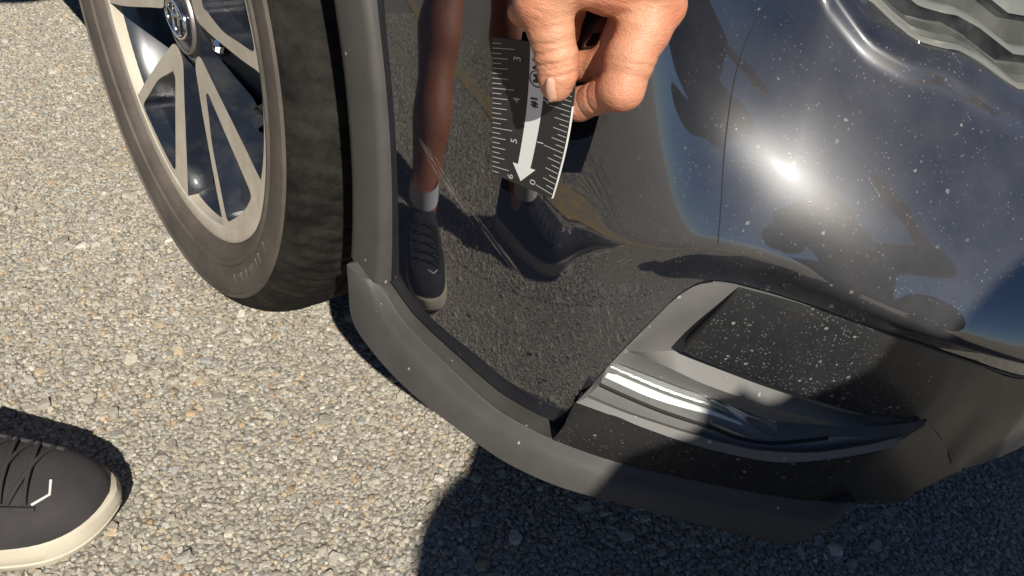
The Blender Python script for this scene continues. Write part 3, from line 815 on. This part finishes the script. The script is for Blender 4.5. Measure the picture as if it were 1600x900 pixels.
# ------------------------------------------------------------------ wheel
WC = np.array([.034, 0., .352])
WK = .965          # radial scale of the rim
def wheel():
    # barrel is the wheel's body
    w = lathe("wheel", [(.220, .006), (.215, .012), (.208, .03), (.200, .10), (.205, .17), (.228, .205)], 120, M['wheeldark'], car, WC)
    # tyre
    prof = [(.239, .012), (.2405, .004), (.246, -.004), (.253, -.0085), (.2585, -.0095), (.260, -.0125), (.265, -.0135), (.2675, -.0115), (.280, -.0145), (.296, -.0155), (.3005, -.0150), (.3015, -.0170), (.306, -.0165), (.3075, -.0140),
            (.316, -.0105), (.3245, -.003), (.3315, .006), (.3365, .017), (.3395, .032), (.340, .0475), (.3335, .0485), (.3335, .0555), (.3405, .0565), (.341, .083), (.334, .084), (.334, .092), (.341, .093), (.341, .122), (.334, .123), (.334, .131), (.341, .132),
            (.3400, .160), (.3335, .161), (.3335, .168), (.339, .169), (.335, .195), (.322, .212), (.295, .220), (.245, .205)]
    def fn(k, rr, a):
        if 14 <= k <= 18:
            seg = np.arange(len(a)); q = ((seg + k) % 6 < 2)
            rr = rr - q * (.0016 if k >= 15 else .0008)
        elif k in (21, 22, 23, 26, 27):
            seg = np.arange(len(a)); rr = rr - ((seg + 2 * k) % 10 < 1) * .0012
        return rr
    prof = [(.2305 + (r - .239) * .8475, y) for r, y in prof]
    rows = lathe(None, prof, 720, None, None, WC, fn=fn)
    for r in rows: r[:, 2] = np.maximum(r[:, 2], GZ + .0025)
    o = loft("tyre", rows, [M['tyre'], M['tread']], w, True, 32, True)
    mi = np.zeros(len(o.data.polygons), int)
    for p in o.data.polygons:
        c = p.center; r = math.hypot(c.x - WC[0], c.z - WC[2])
        if r > .2905: mi[p.index] = 1
    o.data.polygons.foreach_set("material_index", mi)
    # machined lip
    lathe("rim_lip", [(.2145, .016), (.2145, .0035), (.2165, .0008), (.2276, -.0010), (.232, .0010), (.233, .008)], 160, M['alloy'], w, WC, True, 35)
    # spokes
    outer = [(.055, -.015), (.047, -.008), (.046, .005), (.052, .015), (.064, .021), (.09, .033), (.13, .052), (.17, .070), (.205, .084), (.2235, .096), (.2245, .060), (.2250, .02), (.2250, -.02), (.2245, -.058), (.2235, -.084), (.20, -.074), (.17, -.063), (.13, -.047), (.09, -.031), (.066, -.020)]
    hole = [(.084, -.004), (.086, .004), (.100, .0095), (.13, .0195), (.17, .033), (.198, .0415), (.207, .0425), (.211, .0365), (.214, .010), (.213, -.020), (.2095, -.052), (.206, -.0585), (.198, -.0575), (.17, -.047), (.13, -.032), (.100, -.0135)]
    def fy(r): return .0015 + .016 * (1 - np.clip(r / .222, 0, 1)) ** 1.2
    def place(pts, rot, dy):
        p = np.asarray(pts, float) * WK; r = np.hypot(p[:, 0], p[:, 1]); a = np.arctan2(p[:, 1], p[:, 0]) + rot
        return np.stack([WC[0] + r * np.cos(a), WC[1] + fy(r) + dy, WC[2] + r * np.sin(a)], 1)
    for k in range(5):
        rot = math.radians(-116 + 72 * k)
        so = resample(spline(outer + [outer[0]], 200), 97)[:-1]; sh = resample(spline(hole + [hole[0]], 200), 97)[:-1]
        a = place(so, rot, 0.); b = place(sh, rot, 0.)
        a2 = place(so, rot, .0016); b2 = place(sh, rot, .0016)      # chamfer to the painted flank
        so3 = so.copy(); cen = so.mean(0); 
        bm = bmesh.new()
        va = [bm.verts.new(p) for p in a]; vb = [bm.verts.new(p) for p in b]
        ea = [bm.edges.new((va[i], va[(i + 1) % 96])) for i in range(96)]; eb = [bm.edges.new((vb[i], vb[(i + 1) % 96])) for i in range(96)]
        bmesh.ops.triangle_fill(bm, use_beauty=True, edges=ea + eb)
        for f in bm.faces: f.material_index = 0
        for lp, src, dep in ((va, so, .030), (vb, sh, .020)):
            prev = lp
            for d_, sc in ((.002, 0.), (dep, 0.)):
                cur = [bm.verts.new(p) for p in place(src, rot, d_)]
                for i in range(96):
                    f = bm.faces.new((prev[i], prev[(i + 1) % 96], cur[(i + 1) % 96], cur[i])); f.material_index = 1
                prev = cur
            if lp is vb:
                f = bm.faces.new(prev); f.material_index = 1
        bmesh.ops.recalc_face_normals(bm, faces=bm.faces)
        me = bpy.data.meshes.new("spoke"); bm.to_mesh(me); bm.free(); me.materials.append(M['alloy']); me.materials.append(M['wheeldark'])
        link("spoke", me, w)
        # lug nut between the spokes
        r_, an = .0575, rot + math.radians(36)
        c = np.array([WC[0] + r_ * math.cos(an), WC[1], WC[2] + r_ * math.sin(an)])
        lathe("lug_nut", [(.0005, .022), (.006, .0225), (.0085, .026), (.0095, .030), (.010, .05)], 6, M['chrome'], w, c, False)
        lathe("lug_pocket", [(.0125, .030), (.0125, .05), (.001, .05)], 20, M['gap'], w, c)
    # hub and cap
    lathe("hub", [(.195, .06), (.075, .036), (.062, .0325), (.046, .0185), (.036, .0145), (.0345, .0165), (.033, .017)], 80, M['wheeldark'], w, WC)
    lathe("hub_ring", [(.0365, .0160), (.0362, .0118), (.0345, .0108), (.0335, .0125), (.0332, .017)], 60, M['steel'], w, WC)
    cap = lathe("hub_cap", [(.0332, .0135), (.030, .0118), (.02, .0105), (.0005, .010)], 60, M['wheeldark'], w, WC)
    # emblem of three nested ovals
    def oval(ax, az, cx, cz, th):
        a = np.linspace(0, 2 * math.pi, 49)
        pts = np.stack([WC[0] + cx + ax * np.cos(a), np.full(49, WC[1] + .0088), WC[2] + cz + az * np.sin(a)], 1)
        return tube("cap_emblem", pts, th, M['chrome'], w, 6)
    oval(.026, .0175, 0, 0, .0026); oval(.0080, .0165, 0, 0, .0020); oval(.0175, .0062, 0, .0088, .0020)
    # brake
    lathe("brake_disc", [(.155, .105), (.155, .095), (.085, .095), (.085, .085), (.03, .085)], 90, M['steel'], w, WC, True, 30)
    box("brake_caliper", (WC[0] - .10, .105, WC[2] + .075), (.12, .05, .10), M['liner'], w, .008)
    tube("valve_stem", [(WC[0] + .188, .022, WC[2] - .012), (WC[0] + .196, .004, WC[2] - .013)], .0036, M['gap'], w, 8)
    lathe("wheel_backing", [(.2, .165), (.01, .165)], 60, M['liner'], w, WC)
    # raised lettering on the sidewall, tops outward
    def word(txt, r, mid, size, step, dy):
        for i, ch in enumerate(txt):
            if ch == ' ': continue
            v, f = text_mesh(ch, size, .0012, .0004)
            an = math.radians(mid) + (len(txt) / 2 - .5 - i) * step / r
            rad = np.array([math.cos(an), 0, math.sin(an)]); tg = np.array([math.sin(an), 0, -math.cos(an)])
            P = WC + rad * r + np.array([0, dy, 0])
            q = P + v[:, :1] * tg + v[:, 1:2] * rad + v[:, 2:3] * np.array([0, -1, 0])
            mesh("raised_letter", q, f, M['rubberlet'], w, False)
    word("PIRELLI", .2735, -42, .036, .0200, -.0138)
wheel()

# ------------------------------------------------------------------ the ruler card
def ruler():
    r = empty("ruler_card", (.56, .0, .43))
    tag(r, "small black flexible ruler card with white arrow, pinched between thumb and finger", "ruler")
    C = np.array([[0.5426, 0.0064, 0.4403], [0.5387, 0.0032, 0.4796], [0.5342, 0.0010, 0.5155], [0.5653, 0.0086, 0.4437], [0.5672, 0.0054, 0.4872], [0.5638, 0.0021, 0.5233], [0.5878, 0.0100, 0.4477], [0.5930, 0.0066, 0.4946], [0.5893, 0.0039, 0.5296]])
    C = C.reshape(3, 3, 3)          # columns left, middle, right; rows bottom, middle, top
    def lag(t): return np.stack([2 * (t - .5) * (t - 1), -4 * t * (t - 1), 2 * t * (t - .5)], -1)
    def R(u, v, o=0.):
        u = np.asarray(u, float); v = np.asarray(v, float)
        f = lambda a, b: np.einsum('...i,...j,ijk->...k', lag(a), lag(b), C)
        p = f(u, v)
        if np.any(o):
            du = f(u + .01, v) - f(u - .01, v); dv = f(u, v + .01) - f(u, v - .01)
            nn = np.cross(du, dv); nn /= np.linalg.norm(nn, axis=-1)[..., None]
            p = p + nn * o
        return p
    nu, nv = 24, 40
    U, Vv = np.meshgrid(np.linspace(0, 1, nu), np.linspace(0, 1, nv))
    sgn = 1 if R(np.array([.5]), np.array([.5]), .01)[0][1] < R(np.array([.5]), np.array([.5]))[0][1] else -1
    TH = .0011
    front = R(U, Vv, sgn * TH / 2).reshape(-1, 3); back = R(U, Vv, -sgn * TH / 2).reshape(-1, 3)
    F = grid_faces(nv, nu); k = nu * nv
    F2 = [tuple(k + i for i in reversed(f)) for f in F]
    per = [i for i in range(nu)] + [i * nu + nu - 1 for i in range(1, nv)] + [(nv - 1) * nu + i for i in range(nu - 2, -1, -1)] + [i * nu for i in range(nv - 2, 0, -1)]
    F3 = [(per[i], per[(i + 1) % len(per)], k + per[(i + 1) % len(per)], k + per[i]) for i in range(len(per))]
    o = mesh("card", np.vstack([front, back]), F + F2 + F3, M['rulerblack'], r, True); sharp(o, 40)
    Z = sgn * (TH / 2 + .00012)
    def strip(name, quads, mat):
        V = []; Fq = []
        for q in quads:
            k = len(V); q = np.array(q); V.extend(R(q[:, 0], q[:, 1], Z)); Fq.append(tuple(range(k, k + len(q))))
        return mesh(name, V, Fq, mat, r, False)
    tk = []; hw = .0022
    for i in range(-2, 26):
        v = .056 + .036 * i
        if not .01 < v < .99: continue
        L = .27 if i % 8 == 0 else (.19 if i % 2 == 0 else .115)
        sl = -.012 * L / .27
        tk.append([(.006, v - hw), (L, v - hw - sl), (L, v + hw - sl), (.006, v + hw)])
    for i in range(-1, 28):
        v = .026 + .0337 * i
        if not .01 < v < .99: continue
        L = .27 if i % 8 == 0 else (.19 if i % 2 == 0 else .115)
        sl = .02 * L / .27
        tk.append([(.985 - L, v - hw + sl), (.985, v - hw), (.985, v + hw), (.985 - L, v + hw + sl)])
    tag(strip("scale_ticks", tk, M['print']), kind="stuff")
    # white strip and arrow head, in short lengths so that it follows the curve
    e = []
    vs = np.linspace(.135, 1., 14)
    lf = lambda v: np.interp(v, [.1, .5, 1], [.392, .432, .462]); rg = lambda v: np.interp(v, [.1, .5, 1], [.58, .62, .655])
    for a, b in zip(vs[:-1], vs[1:]): e.append([(lf(a), a), (rg(a), a), (rg(b), b), (lf(b), b)])
    e.append([(.315, .138), (.475, .030), (.66, .138)])
    strip("arrow", e, M['arrow'])
    # card edge showing white where it lifts
    va = np.linspace(0.0, .60, 24); one = np.full(va.shape, 1.0)
    loft("card_edge", [R(one - .001, va, Z * 1.1), R(one + .002, va, Z * 1.1), R(one + .002, va, -sgn * TH * .6)], M['print'], r)
    Wd, Hd = .047, .078
    def put(name, txt, u, v, size, mat, bold=.0, zo=1.25):
        tv, f = text_mesh(txt, size, 0., bold)
        P = R(u - tv[:, 1] / Wd, v + tv[:, 0] / Hd, Z * zo)
        return mesh(name, P, f, mat, r, False)
    for txt, v in (("3", .865), ("4", .575), ("5", .285), ("6", .030)): put("number", txt, .31, v + .005, .0058, M['print'])
    for txt, v in (("0", .055), ("1", .325), ("2", .605)): put("number", txt, .665, v, .0058, M['print'])
    put("number", "#1", .525, .590, .0056, M['ink'], .0002, 1.4)
    put("logo", "M", .555, .752, .0062, M['ink'], .0003, 1.4)
    put("logo", "M", .560, .852, .0085, M['ink'], .0001, 1.4)
    a = np.linspace(0, 2 * math.pi, 33)
    cu, cv = .555, .752
    loft("logo_ring", [R(cu + .0042 * np.cos(a) / Wd, cv + .0042 * np.sin(a) / Hd, Z * 1.4), R(cu + .0048 * np.cos(a) / Wd, cv + .0048 * np.sin(a) / Hd, Z * 1.4)], M['ink'], r)
ruler()

# ------------------------------------------------------------------ the person holding the ruler
H = dict(
    T0=(0.5846, -0.0025, 0.5792),
    T1=(0.5765, -0.0082, 0.5482),
    T2=(0.5816, -0.0063, 0.5370),
    T3=(0.5864, -0.0044, 0.5259),
    T4=(0.5884, -0.0036, 0.5181),
    T5=(0.5895, -0.0041, 0.5124),
    Wr=(0.6023, -0.0006, 0.6109),
    Ia=(0.6025, 0.0144, 0.5833),
    I0=(0.6074, 0.0343, 0.5525),
    I1=(0.6088, 0.0243, 0.5434),
    I2=(0.6114, 0.0167, 0.5322),
    I3=(0.6140, 0.0128, 0.5194),
    I4=(0.5887, 0.0147, 0.5002),
    I5=(0.5727, 0.0175, 0.4896),
    Pa=(0.5814, 0.0037, 0.5599),
    Pb=(0.5925, 0.0151, 0.5584),
    Pc=(0.5982, 0.0268, 0.5607),
    M0=(0.5949, 0.0316, 0.5451),
    M1=(0.5925, 0.0239, 0.5202),
    M2=(0.5741, 0.0206, 0.5127),
    R0=(0.5655, 0.0184, 0.5271),
    R1=(0.5599, 0.0099, 0.5310),
    R2=(0.5518, 0.0009, 0.5334),
    nail=(0.5937, -0.0136, 0.5141),
    nailtip=(0.5942, -0.0121, 0.5089),
    nailroot=(0.5921, -0.0133, 0.5186),
    nailL=(0.5893, -0.0129, 0.5119),)
def person_with_ruler():
    base = (.27, -.52, GZ)
    pr = empty("person", base)
    tag(pr, "person in shorts and black running shoes holding the ruler card to the bumper", "person")
    h = {k: np.array(v) for k, v in H.items()}
    elbow = np.array([.43, -.17, .93]); sh_l = np.array([.15, -.30, 1.19]); sh_r = np.array([-.12, -.62, 1.22])
    mid = h['Wr'] * .55 + elbow * .45
    caps = [(h['T0'], h['T1'], .0165, .0125), (h['T1'], h['T2'], .0118, .0100), (h['T2'], h['T3'], .0096, .0094), (h['T3'], h['T4'], .0090, .0085), (h['T4'], h['T5'], .0083, .0068),
            (h['I0'], h['I1'], .0098, .0112), (h['I1'], h['I2'], .0112, .0106), (h['I2'], h['I3'], .0106, .0098), (h['I3'], h['I4'], .0092, .0074), (h['I4'], h['I5'], .0073, .0064),
            (h['Ia'], h['I0'], .0165, .0108), (h['Pa'], h['Pb'], .0125, .0125), (h['Pb'], h['Pc'], .0125, .012), (h['Pc'], h['I1'], .012, .0105), (h['Pa'], h['T1'], .0125, .0120), (h['Ia'], h['Pb'], .016, .0125), (h['T0'], h['Pa'], .016, .0125),
            (h['M0'], h['M1'], .0098, .0082), (h['M1'], h['M2'], .0080, .0072), (h['R0'], h['R1'], .0072, .0070), (h['R1'], h['R2'], .0068, .0058),
            (h['Ia'], h['M0'], .014, .010), (h['Pa'], h['R0'], .010, .0075),
            (h['Wr'], h['Ia'], .024, .0180), (h['Wr'], h['T0'], .022, .0170), (h['Wr'], mid, .0265, .031)]
    def creases(F, lo, hh, n):
        # folds across the thumb knuckle, the finger joint and the web
        X, Y, Z = np.meshgrid(*[lo[d] + hh * np.arange(n[d]) for d in range(3)], indexing='ij', sparse=True)
        def fold(p, d, r, depth, wd):
            nonlocal F
            d = d / np.linalg.norm(d)
            a = (X - p[0]) * d[0] + (Y - p[1]) * d[1] + (Z - p[2]) * d[2]
            R2 = (X - p[0]) ** 2 + (Y - p[1]) ** 2 + (Z - p[2]) ** 2
            F = F + (depth * np.exp(-(a / wd) ** 2) * np.exp(-R2 / r ** 2)).astype(np.float32)
        ax = h['T4'] - h['T2']; c = h['T3'] + np.array([.003, -.009, .002])
        for k, dp in ((-.0085, .0004), (-.0045, .0007), (.0005, .0009), (.0028, .0008), (.0058, .0006)):
            fold(c + ax / np.linalg.norm(ax) * (k + .003), ax + np.array([.002 * math.sin(k * 900), 0, 0]), .013, dp, .0009)
        ax = h['I3'] - h['I1']; c = h['I3']
        for k, dp in ((-.016, .0006), (-.012, .0007), (-.006, .0005)): fold(c + ax / np.linalg.norm(ax) * k, ax + np.array([0, .006, 0]), .011, dp, .0010)
        ax = h['I4'] - h['I3']
        for k, dp in ((.008, .0009), (.016, .0007), (.024, .0005)): fold(h['I3'] + ax / np.linalg.norm(ax) * k, ax, .012, dp, .0010)
        for q, d_ in ((h['Pb'], h['Pb'] - h['I1']), ((h['Pb'] + h['I1']) / 2, h['Pc'] - h['I2'])):
            fold(q + np.array([.004, -.010, 0]), d_, .014, .0009, .0016)
        return F
    hv, hf = sdf_mesh(caps, .0008, .0042, .004, creases)
    # legs, trunk, far arm, head at a coarser step
    an1 = np.array([.238, -.345, .12]); kn1 = np.array([.145, -.52, .50]); hp1 = np.array([-.34, -.58, .93])
    an2 = np.array([.47, -.535, .12]); kn2 = np.array([.25, -.68, .53]); hp2 = np.array([-.32, -.78, .93])
    pel = (hp1 + hp2) / 2 + np.array([0, 0, .06]); ch = (sh_l + sh_r) / 2 + np.array([-.02, 0, -.06])
    neck = (sh_l + sh_r) / 2 + np.array([.05, .02, .06]); head = neck + np.array([.11, .07, .10])
    hand_r = np.array([.20, -.80, .66])
    legs = [(an1, an1 * .7 + kn1 * .3, .036, .046), (an1 * .7 + kn1 * .3, an1 * .35 + kn1 * .65 + np.array([-.012, -.01, 0]), .046, .058), (an1 * .35 + kn1 * .65, kn1, .055, .054), (kn1, hp1, .056, .085),
            (an2, an2 * .7 + kn2 * .3, .036, .046), (an2 * .7 + kn2 * .3, an2 * .35 + kn2 * .65 + np.array([-.012, -.01, 0]), .046, .058), (an2 * .35 + kn2 * .65, kn2, .055, .054), (kn2, hp2, .056, .085)]
    trunk = [(hp1, hp2, .10, .10), (pel, ch, .125, .135), (ch, sh_l, .10, .06), (ch, sh_r, .10, .06)]
    arms = [(sh_l, elbow, .052, .042), (elbow, mid, .043, .0335), (sh_r, (sh_r + hand_r) / 2 + np.array([-.05, -.06, 0]), .052, .042), ((sh_r + hand_r) / 2 + np.array([-.05, -.06, 0]), hand_r, .040, .028)]
    fing = [(hand_r, hand_r + np.array([.02, .03, -.07]), .030, .030)]
    for q in range(4):
        s0 = hand_r + np.array([.02 + .0, .005 + .017 * q, -.085]); fing.append((s0, s0 + np.array([.02, 0, -.055 - .01 * (q in (1, 2))]), .0095, .008))
    fing.append((hand_r + np.array([.03, .035, -.03]), hand_r + np.array([.065, .05, -.075]), .012, .009))
    hd = [(ch, neck, .07, .055), (neck, head, .055, .075), (head, head + np.array([.03, .02, .055]), .082, .085), (head + np.array([.075, .05, -.03]), head + np.array([.06, .04, .02]), .040, .05), (head + np.array([.115, .075, .0]), head + np.array([.10, .066, .03]), .014, .010)]
    bv, bf = sdf_mesh(legs + trunk + arms + fing + hd, .0085, .03, .03)
    V = np.vstack([hv, bv]); Q = np.vstack([hf, bf + len(hv)])
    b = fast_mesh("body", V, Q, [M['skin'], M['skinleg']], pr)
    mi = np.ones(len(Q), np.int32); mi[:len(hf)] = 0
    b.data.polygons.foreach_set("material_index", mi)
    # thumb nail
    c, tp, rt_, lf = h['nail'], h['nailtip'], h['nailroot'], h['nailL']
    ax = tp - rt_; ax /= np.linalg.norm(ax); sd = lf - c; sd -= ax * (sd @ ax); sd /= np.linalg.norm(sd); nn = np.cross(ax, sd)
    if nn[1] > 0: nn = -nn
    rows = []
    for v in np.linspace(-1, 1, 15):
        wv = .0043 * (1 - .25 * max(0, -v)) * (1 - max(0, abs(v) - .55) ** 2 * 3.2); row = []
        for u in np.linspace(-1, 1, 11): row.append(c + ax * (.0056 * v) + sd * wv * u + nn * (.0003 - .0019 * u * u - .0010 * v * v))
        rows.append(np.array(row))
    loft("thumb_nail", rows, M['nail'], b)
    # clothes
    sv, sf = sdf_mesh([(hp1 + np.array([0, 0, .02]), hp2 + np.array([0, 0, .02]), .118, .118), (hp1, kn1 * .75 + hp1 * .25, .105, .085), (hp2, kn2 * .75 + hp2 * .25, .105, .085)], .012, .03, .03)
    fast_mesh("shorts", sv, sf, M['shorts'], pr)
    sv, sf = sdf_mesh([(pel, ch, .145, .155), (ch, sh_l, .12, .08), (ch, sh_r, .12, .08), (sh_l, sh_l * .5 + elbow * .5, .072, .064), (sh_r, sh_r * .6 + hand_r * .4 + np.array([-.03, -.04, 0]), .072, .062)], .012, .03, .03)
    fast_mesh("shirt", sv, sf, M['shirt'], pr)
    hc = head + np.array([.0, .0, .06]); sv, sf = sdf_mesh([(hc + np.array([-.03, -.02, -.03]), hc + np.array([.0, .0, .02]), .082, .088)], .010, .02, .03)
    fast_mesh("hair", sv, sf, M['hair'], pr)
    shoe(pr, (.345, -.192), 55, an1); shoe(pr, (.664, -.470), 19, an2)
    return pr

def shoe(parent, toe, deg, ankle):
    a = math.radians(deg); f = np.array([math.cos(a), math.sin(a), 0]); sdv = np.array([-math.sin(a), math.cos(a), 0])
    toe = np.array([toe[0], toe[1], GZ])
    # stations measured back from the toe: distance, half width inner, half width outer, deck height
    st = [(.0, .004, .004, .040), (.006, .018, .020, .052), (.018, .030, .034, .060), (.040, .040, .045, .066), (.075, .046, .051, .073), (.11, .046, .051, .084), (.145, .043, .046, .097), (.18, .038, .040, .108), (.22, .035, .037, .112), (.26, .033, .034, .112), (.285, .024, .024, .104), (.295, .006, .006, .09)]
    st = spline(np.array(st), 44)
    def sole_row(q, zs, grow):
        return q
    # sole: outline rings
    out = []
    for side in (1, -1):
        seq = st if side == 1 else st[::-1]
        for d, wi, wo, hh in seq: out.append((d, side * (wi if side == 1 else wo)))
    out = np.array(out)
    def ringz(z, g, lift=0.):
        R_ = []
        c = np.array([.147, 0.])
        for d, s_ in out:
            v = np.array([d, s_]) - c; L = np.linalg.norm(v); v = c + v * (1 + g / max(L, .02))
            up = .016 * max(0, 1 - d / .06) ** 2
            R_.append(toe - f * v[0] + sdv * v[1] + np.array([0, 0, z + up * (1 if z < .02 else .6)]))
        return np.array(R_)
    rows = [ringz(.001, -.006), ringz(.004, .0005), ringz(.011, .0035), ringz(.0125, .0020), ringz(.014, .0038), ringz(.024, .0040), ringz(.031, .0015), ringz(.033, -.004)]
    u = empty_mesh_part = None
    # upper
    up_rows = []
    for d, wi, wo, hh in st:
        r = []
        for t in np.linspace(-1, 1, 25):
            w_ = wi if t > 0 else wo
            ang = t * math.pi / 2
            x = math.copysign(abs(math.sin(ang)) ** .85, t) * w_
            zt = .026 + (hh - .026) * max(math.cos(ang), 0) ** .62
            r.append(toe - f * (d + .002) + sdv * x + np.array([0, 0, zt]))
        up_rows.append(np.array(r))
    sh = loft("shoe", up_rows, M['shoe'], parent)
    so = loft("sole", rows, M['sole'], sh, True, 40, True)
    mesh("outsole", rows[0], [tuple(range(len(rows[0])))], M['shoe'], sh, False)
    def deck(d, t, o=.0):
        k = np.interp(d, st[:, 0], np.arange(len(st))); i = int(k); i = min(i, len(st) - 2); fr = k - i
        q = (t + 1) / 2 * 24; j = min(int(q), 23); g_ = q - j
        p = lambda i_, j_: up_rows[i_][j_]
        P = (p(i, j) * (1 - g_) + p(i, j + 1) * g_) * (1 - fr) + (p(i + 1, j) * (1 - g_) + p(i + 1, j + 1) * g_) * fr
        return P + np.array([0, 0, o])
    for k in range(5):          # crossed laces
        d = .050 + .017 * k
        for s_ in (1, -1):
            L = [deck(d + .012 * v, s_ * (-.42 + .84 * v), .0022 + .0016 * math.sin(math.pi * v)) for v in np.linspace(0, 1, 10)]
            tube("lace", L, .0017, M['lace'], sh, 6)
    for s_ in (1, -1):
        tube("eyelet_rail", [deck(.043 + .09 * v, s_ * .46, .0008) for v in np.linspace(0, 1, 14)], .0022, M['lace'], sh, 6)
    # small pale reflective bracket at the foot of the laces and a toe rand
    tube("reflective_mark", [deck(.046, -.40, .0008), deck(.036, -.26, .0008), deck(.039, -.08, .0008)], .0012, M['reflect'], sh, 6)
    fv = [deck(.003 + .0 * v, v, .001) for v in np.linspace(-.9, .9, 9)]
    # sock and collar
    a0 = toe - f * .195 + np.array([0, 0, .10])
    rows = []
    for t in np.linspace(0, 1, 6):
        c = a0 * (1 - t) + np.array([ankle[0], ankle[1], GZ + .135]) * t; r_ = .040 - .003 * t
        an = np.linspace(0, 2 * math.pi, 24, endpoint=False)[:, None]
        rows.append(c + r_ * (np.cos(an) * f * 1.15 + np.sin(an) * sdv))
    loft("sock", rows, M['sock'], sh, True, None, True)
person_with_ruler()

# ------------------------------------------------------------------ a second person bending over the nose of the car, casting the shadow at the right
def bystander():
    O0 = (1.66, -.20, GZ)
    pr = empty("person", O0)
    tag(pr, "person crouching in front of the bumper, seen as shadow and dark reflection only", "person")
    A_ = np.array
    fw_ = A_([-.875, .48, 0]); sd = A_([.48, .875, 0]); O = A_(O0)
    P = lambda f, l, z: O + fw_ * f + sd * l + A_([0, 0, z])
    f1, f2 = P(.06, -.17, .06), P(.10, .17, .06); k1, k2 = P(.30, -.18, .48), P(.32, .18, .48); h1, h2 = P(-.10, -.12, .36), P(-.10, .12, .36)
    s1, s2 = P(.06, -.21, .83), P(.06, .21, .83); pel = P(-.08, 0, .42); ch = P(.05, 0, .70); neck = P(.09, 0, .88); head = P(.14, 0, .96)
    e1, w1 = P(.222, -.30, .63), P(.245, -.176, .85); e2, w2 = P(.12, .42, .86), P(.28, .30, 1.04)
    caps = [(f1, k1, .045, .060), (k1, h1, .062, .090), (f2, k2, .045, .060), (k2, h2, .062, .090), (h1, h2, .11, .11), (pel, ch, .135, .15), (ch, s1, .11, .065), (ch, s2, .11, .065),
            (s1, e1, .052, .043), (e1, w1, .042, .030), (s2, e2, .052, .043), (e2, w2, .042, .030), (ch, neck, .08, .055), (neck, head, .055, .07), (head, head + A_([0, 0, .06]), .082, .085), (head + fw_ * .06 - A_([0, 0, .04]), head + fw_ * .07, .04, .045), (head + fw_ * .10, head + fw_ * .09 + A_([0, 0, .03]), .014, .010)]
    for w_, d in ((w1, sd * .5 + A_([0, 0, .35])), (w2, -sd * .3 + A_([0, 0, .6]))):
        d = d / np.linalg.norm(d); c = np.cross(d, fw_); c /= np.linalg.norm(c); caps.append((w_, w_ + d * .08, .030, .026))
        for q in range(4): caps.append((w_ + d * .08 + c * (.017 * q - .025), w_ + d * (.15 if q in (1, 2) else .135) + c * (.018 * q - .027) + fw_ * .012, .0095, .008))
        caps.append((w_ + d * .02 + c * .03, w_ + d * .07 + c * .062, .012, .009))
    v, q = sdf_mesh(caps, .011, .03, .03)
    fast_mesh("body", v, q, M['skinleg'], pr)
    v, q = sdf_mesh([(f1 + A_([0, 0, .04]), k1, .065, .080), (k1, h1, .085, .11), (f2 + A_([0, 0, .04]), k2, .065, .080), (k2, h2, .080, .105), (h1, h2, .13, .13)], .014, .03, .03)
    fast_mesh("trousers", v, q, M['trouser'], pr)
    v, q = sdf_mesh([(pel, ch, .16, .18), (ch, neck, .18, .13), (s1, neck, .11, .12), (ch, s1, .13, .085), (ch, s2, .13, .085), (s1, e1, .075, .064), (e1, w1, .055, .048), (s2, e2, .092, .085)], .014, .03, .03)
    fast_mesh("shirt", v, q, M['shirt'], pr)
    hc = head - fw_ * .02 + A_([0, 0, .065]); v, q = sdf_mesh([(hc, hc + fw_ * .03, .088, .088)], .012, .02, .03); fast_mesh("hair", v, q, M['hair'], pr)
    for f_, dg in ((f1, 160), (f2, 140)):
        a = math.radians(dg); d = np.array([math.cos(a), math.sin(a)])
        t_ = f_[:2] + d * .19; shoe(pr, (t_[0], t_[1]), dg, f_)
bystander()
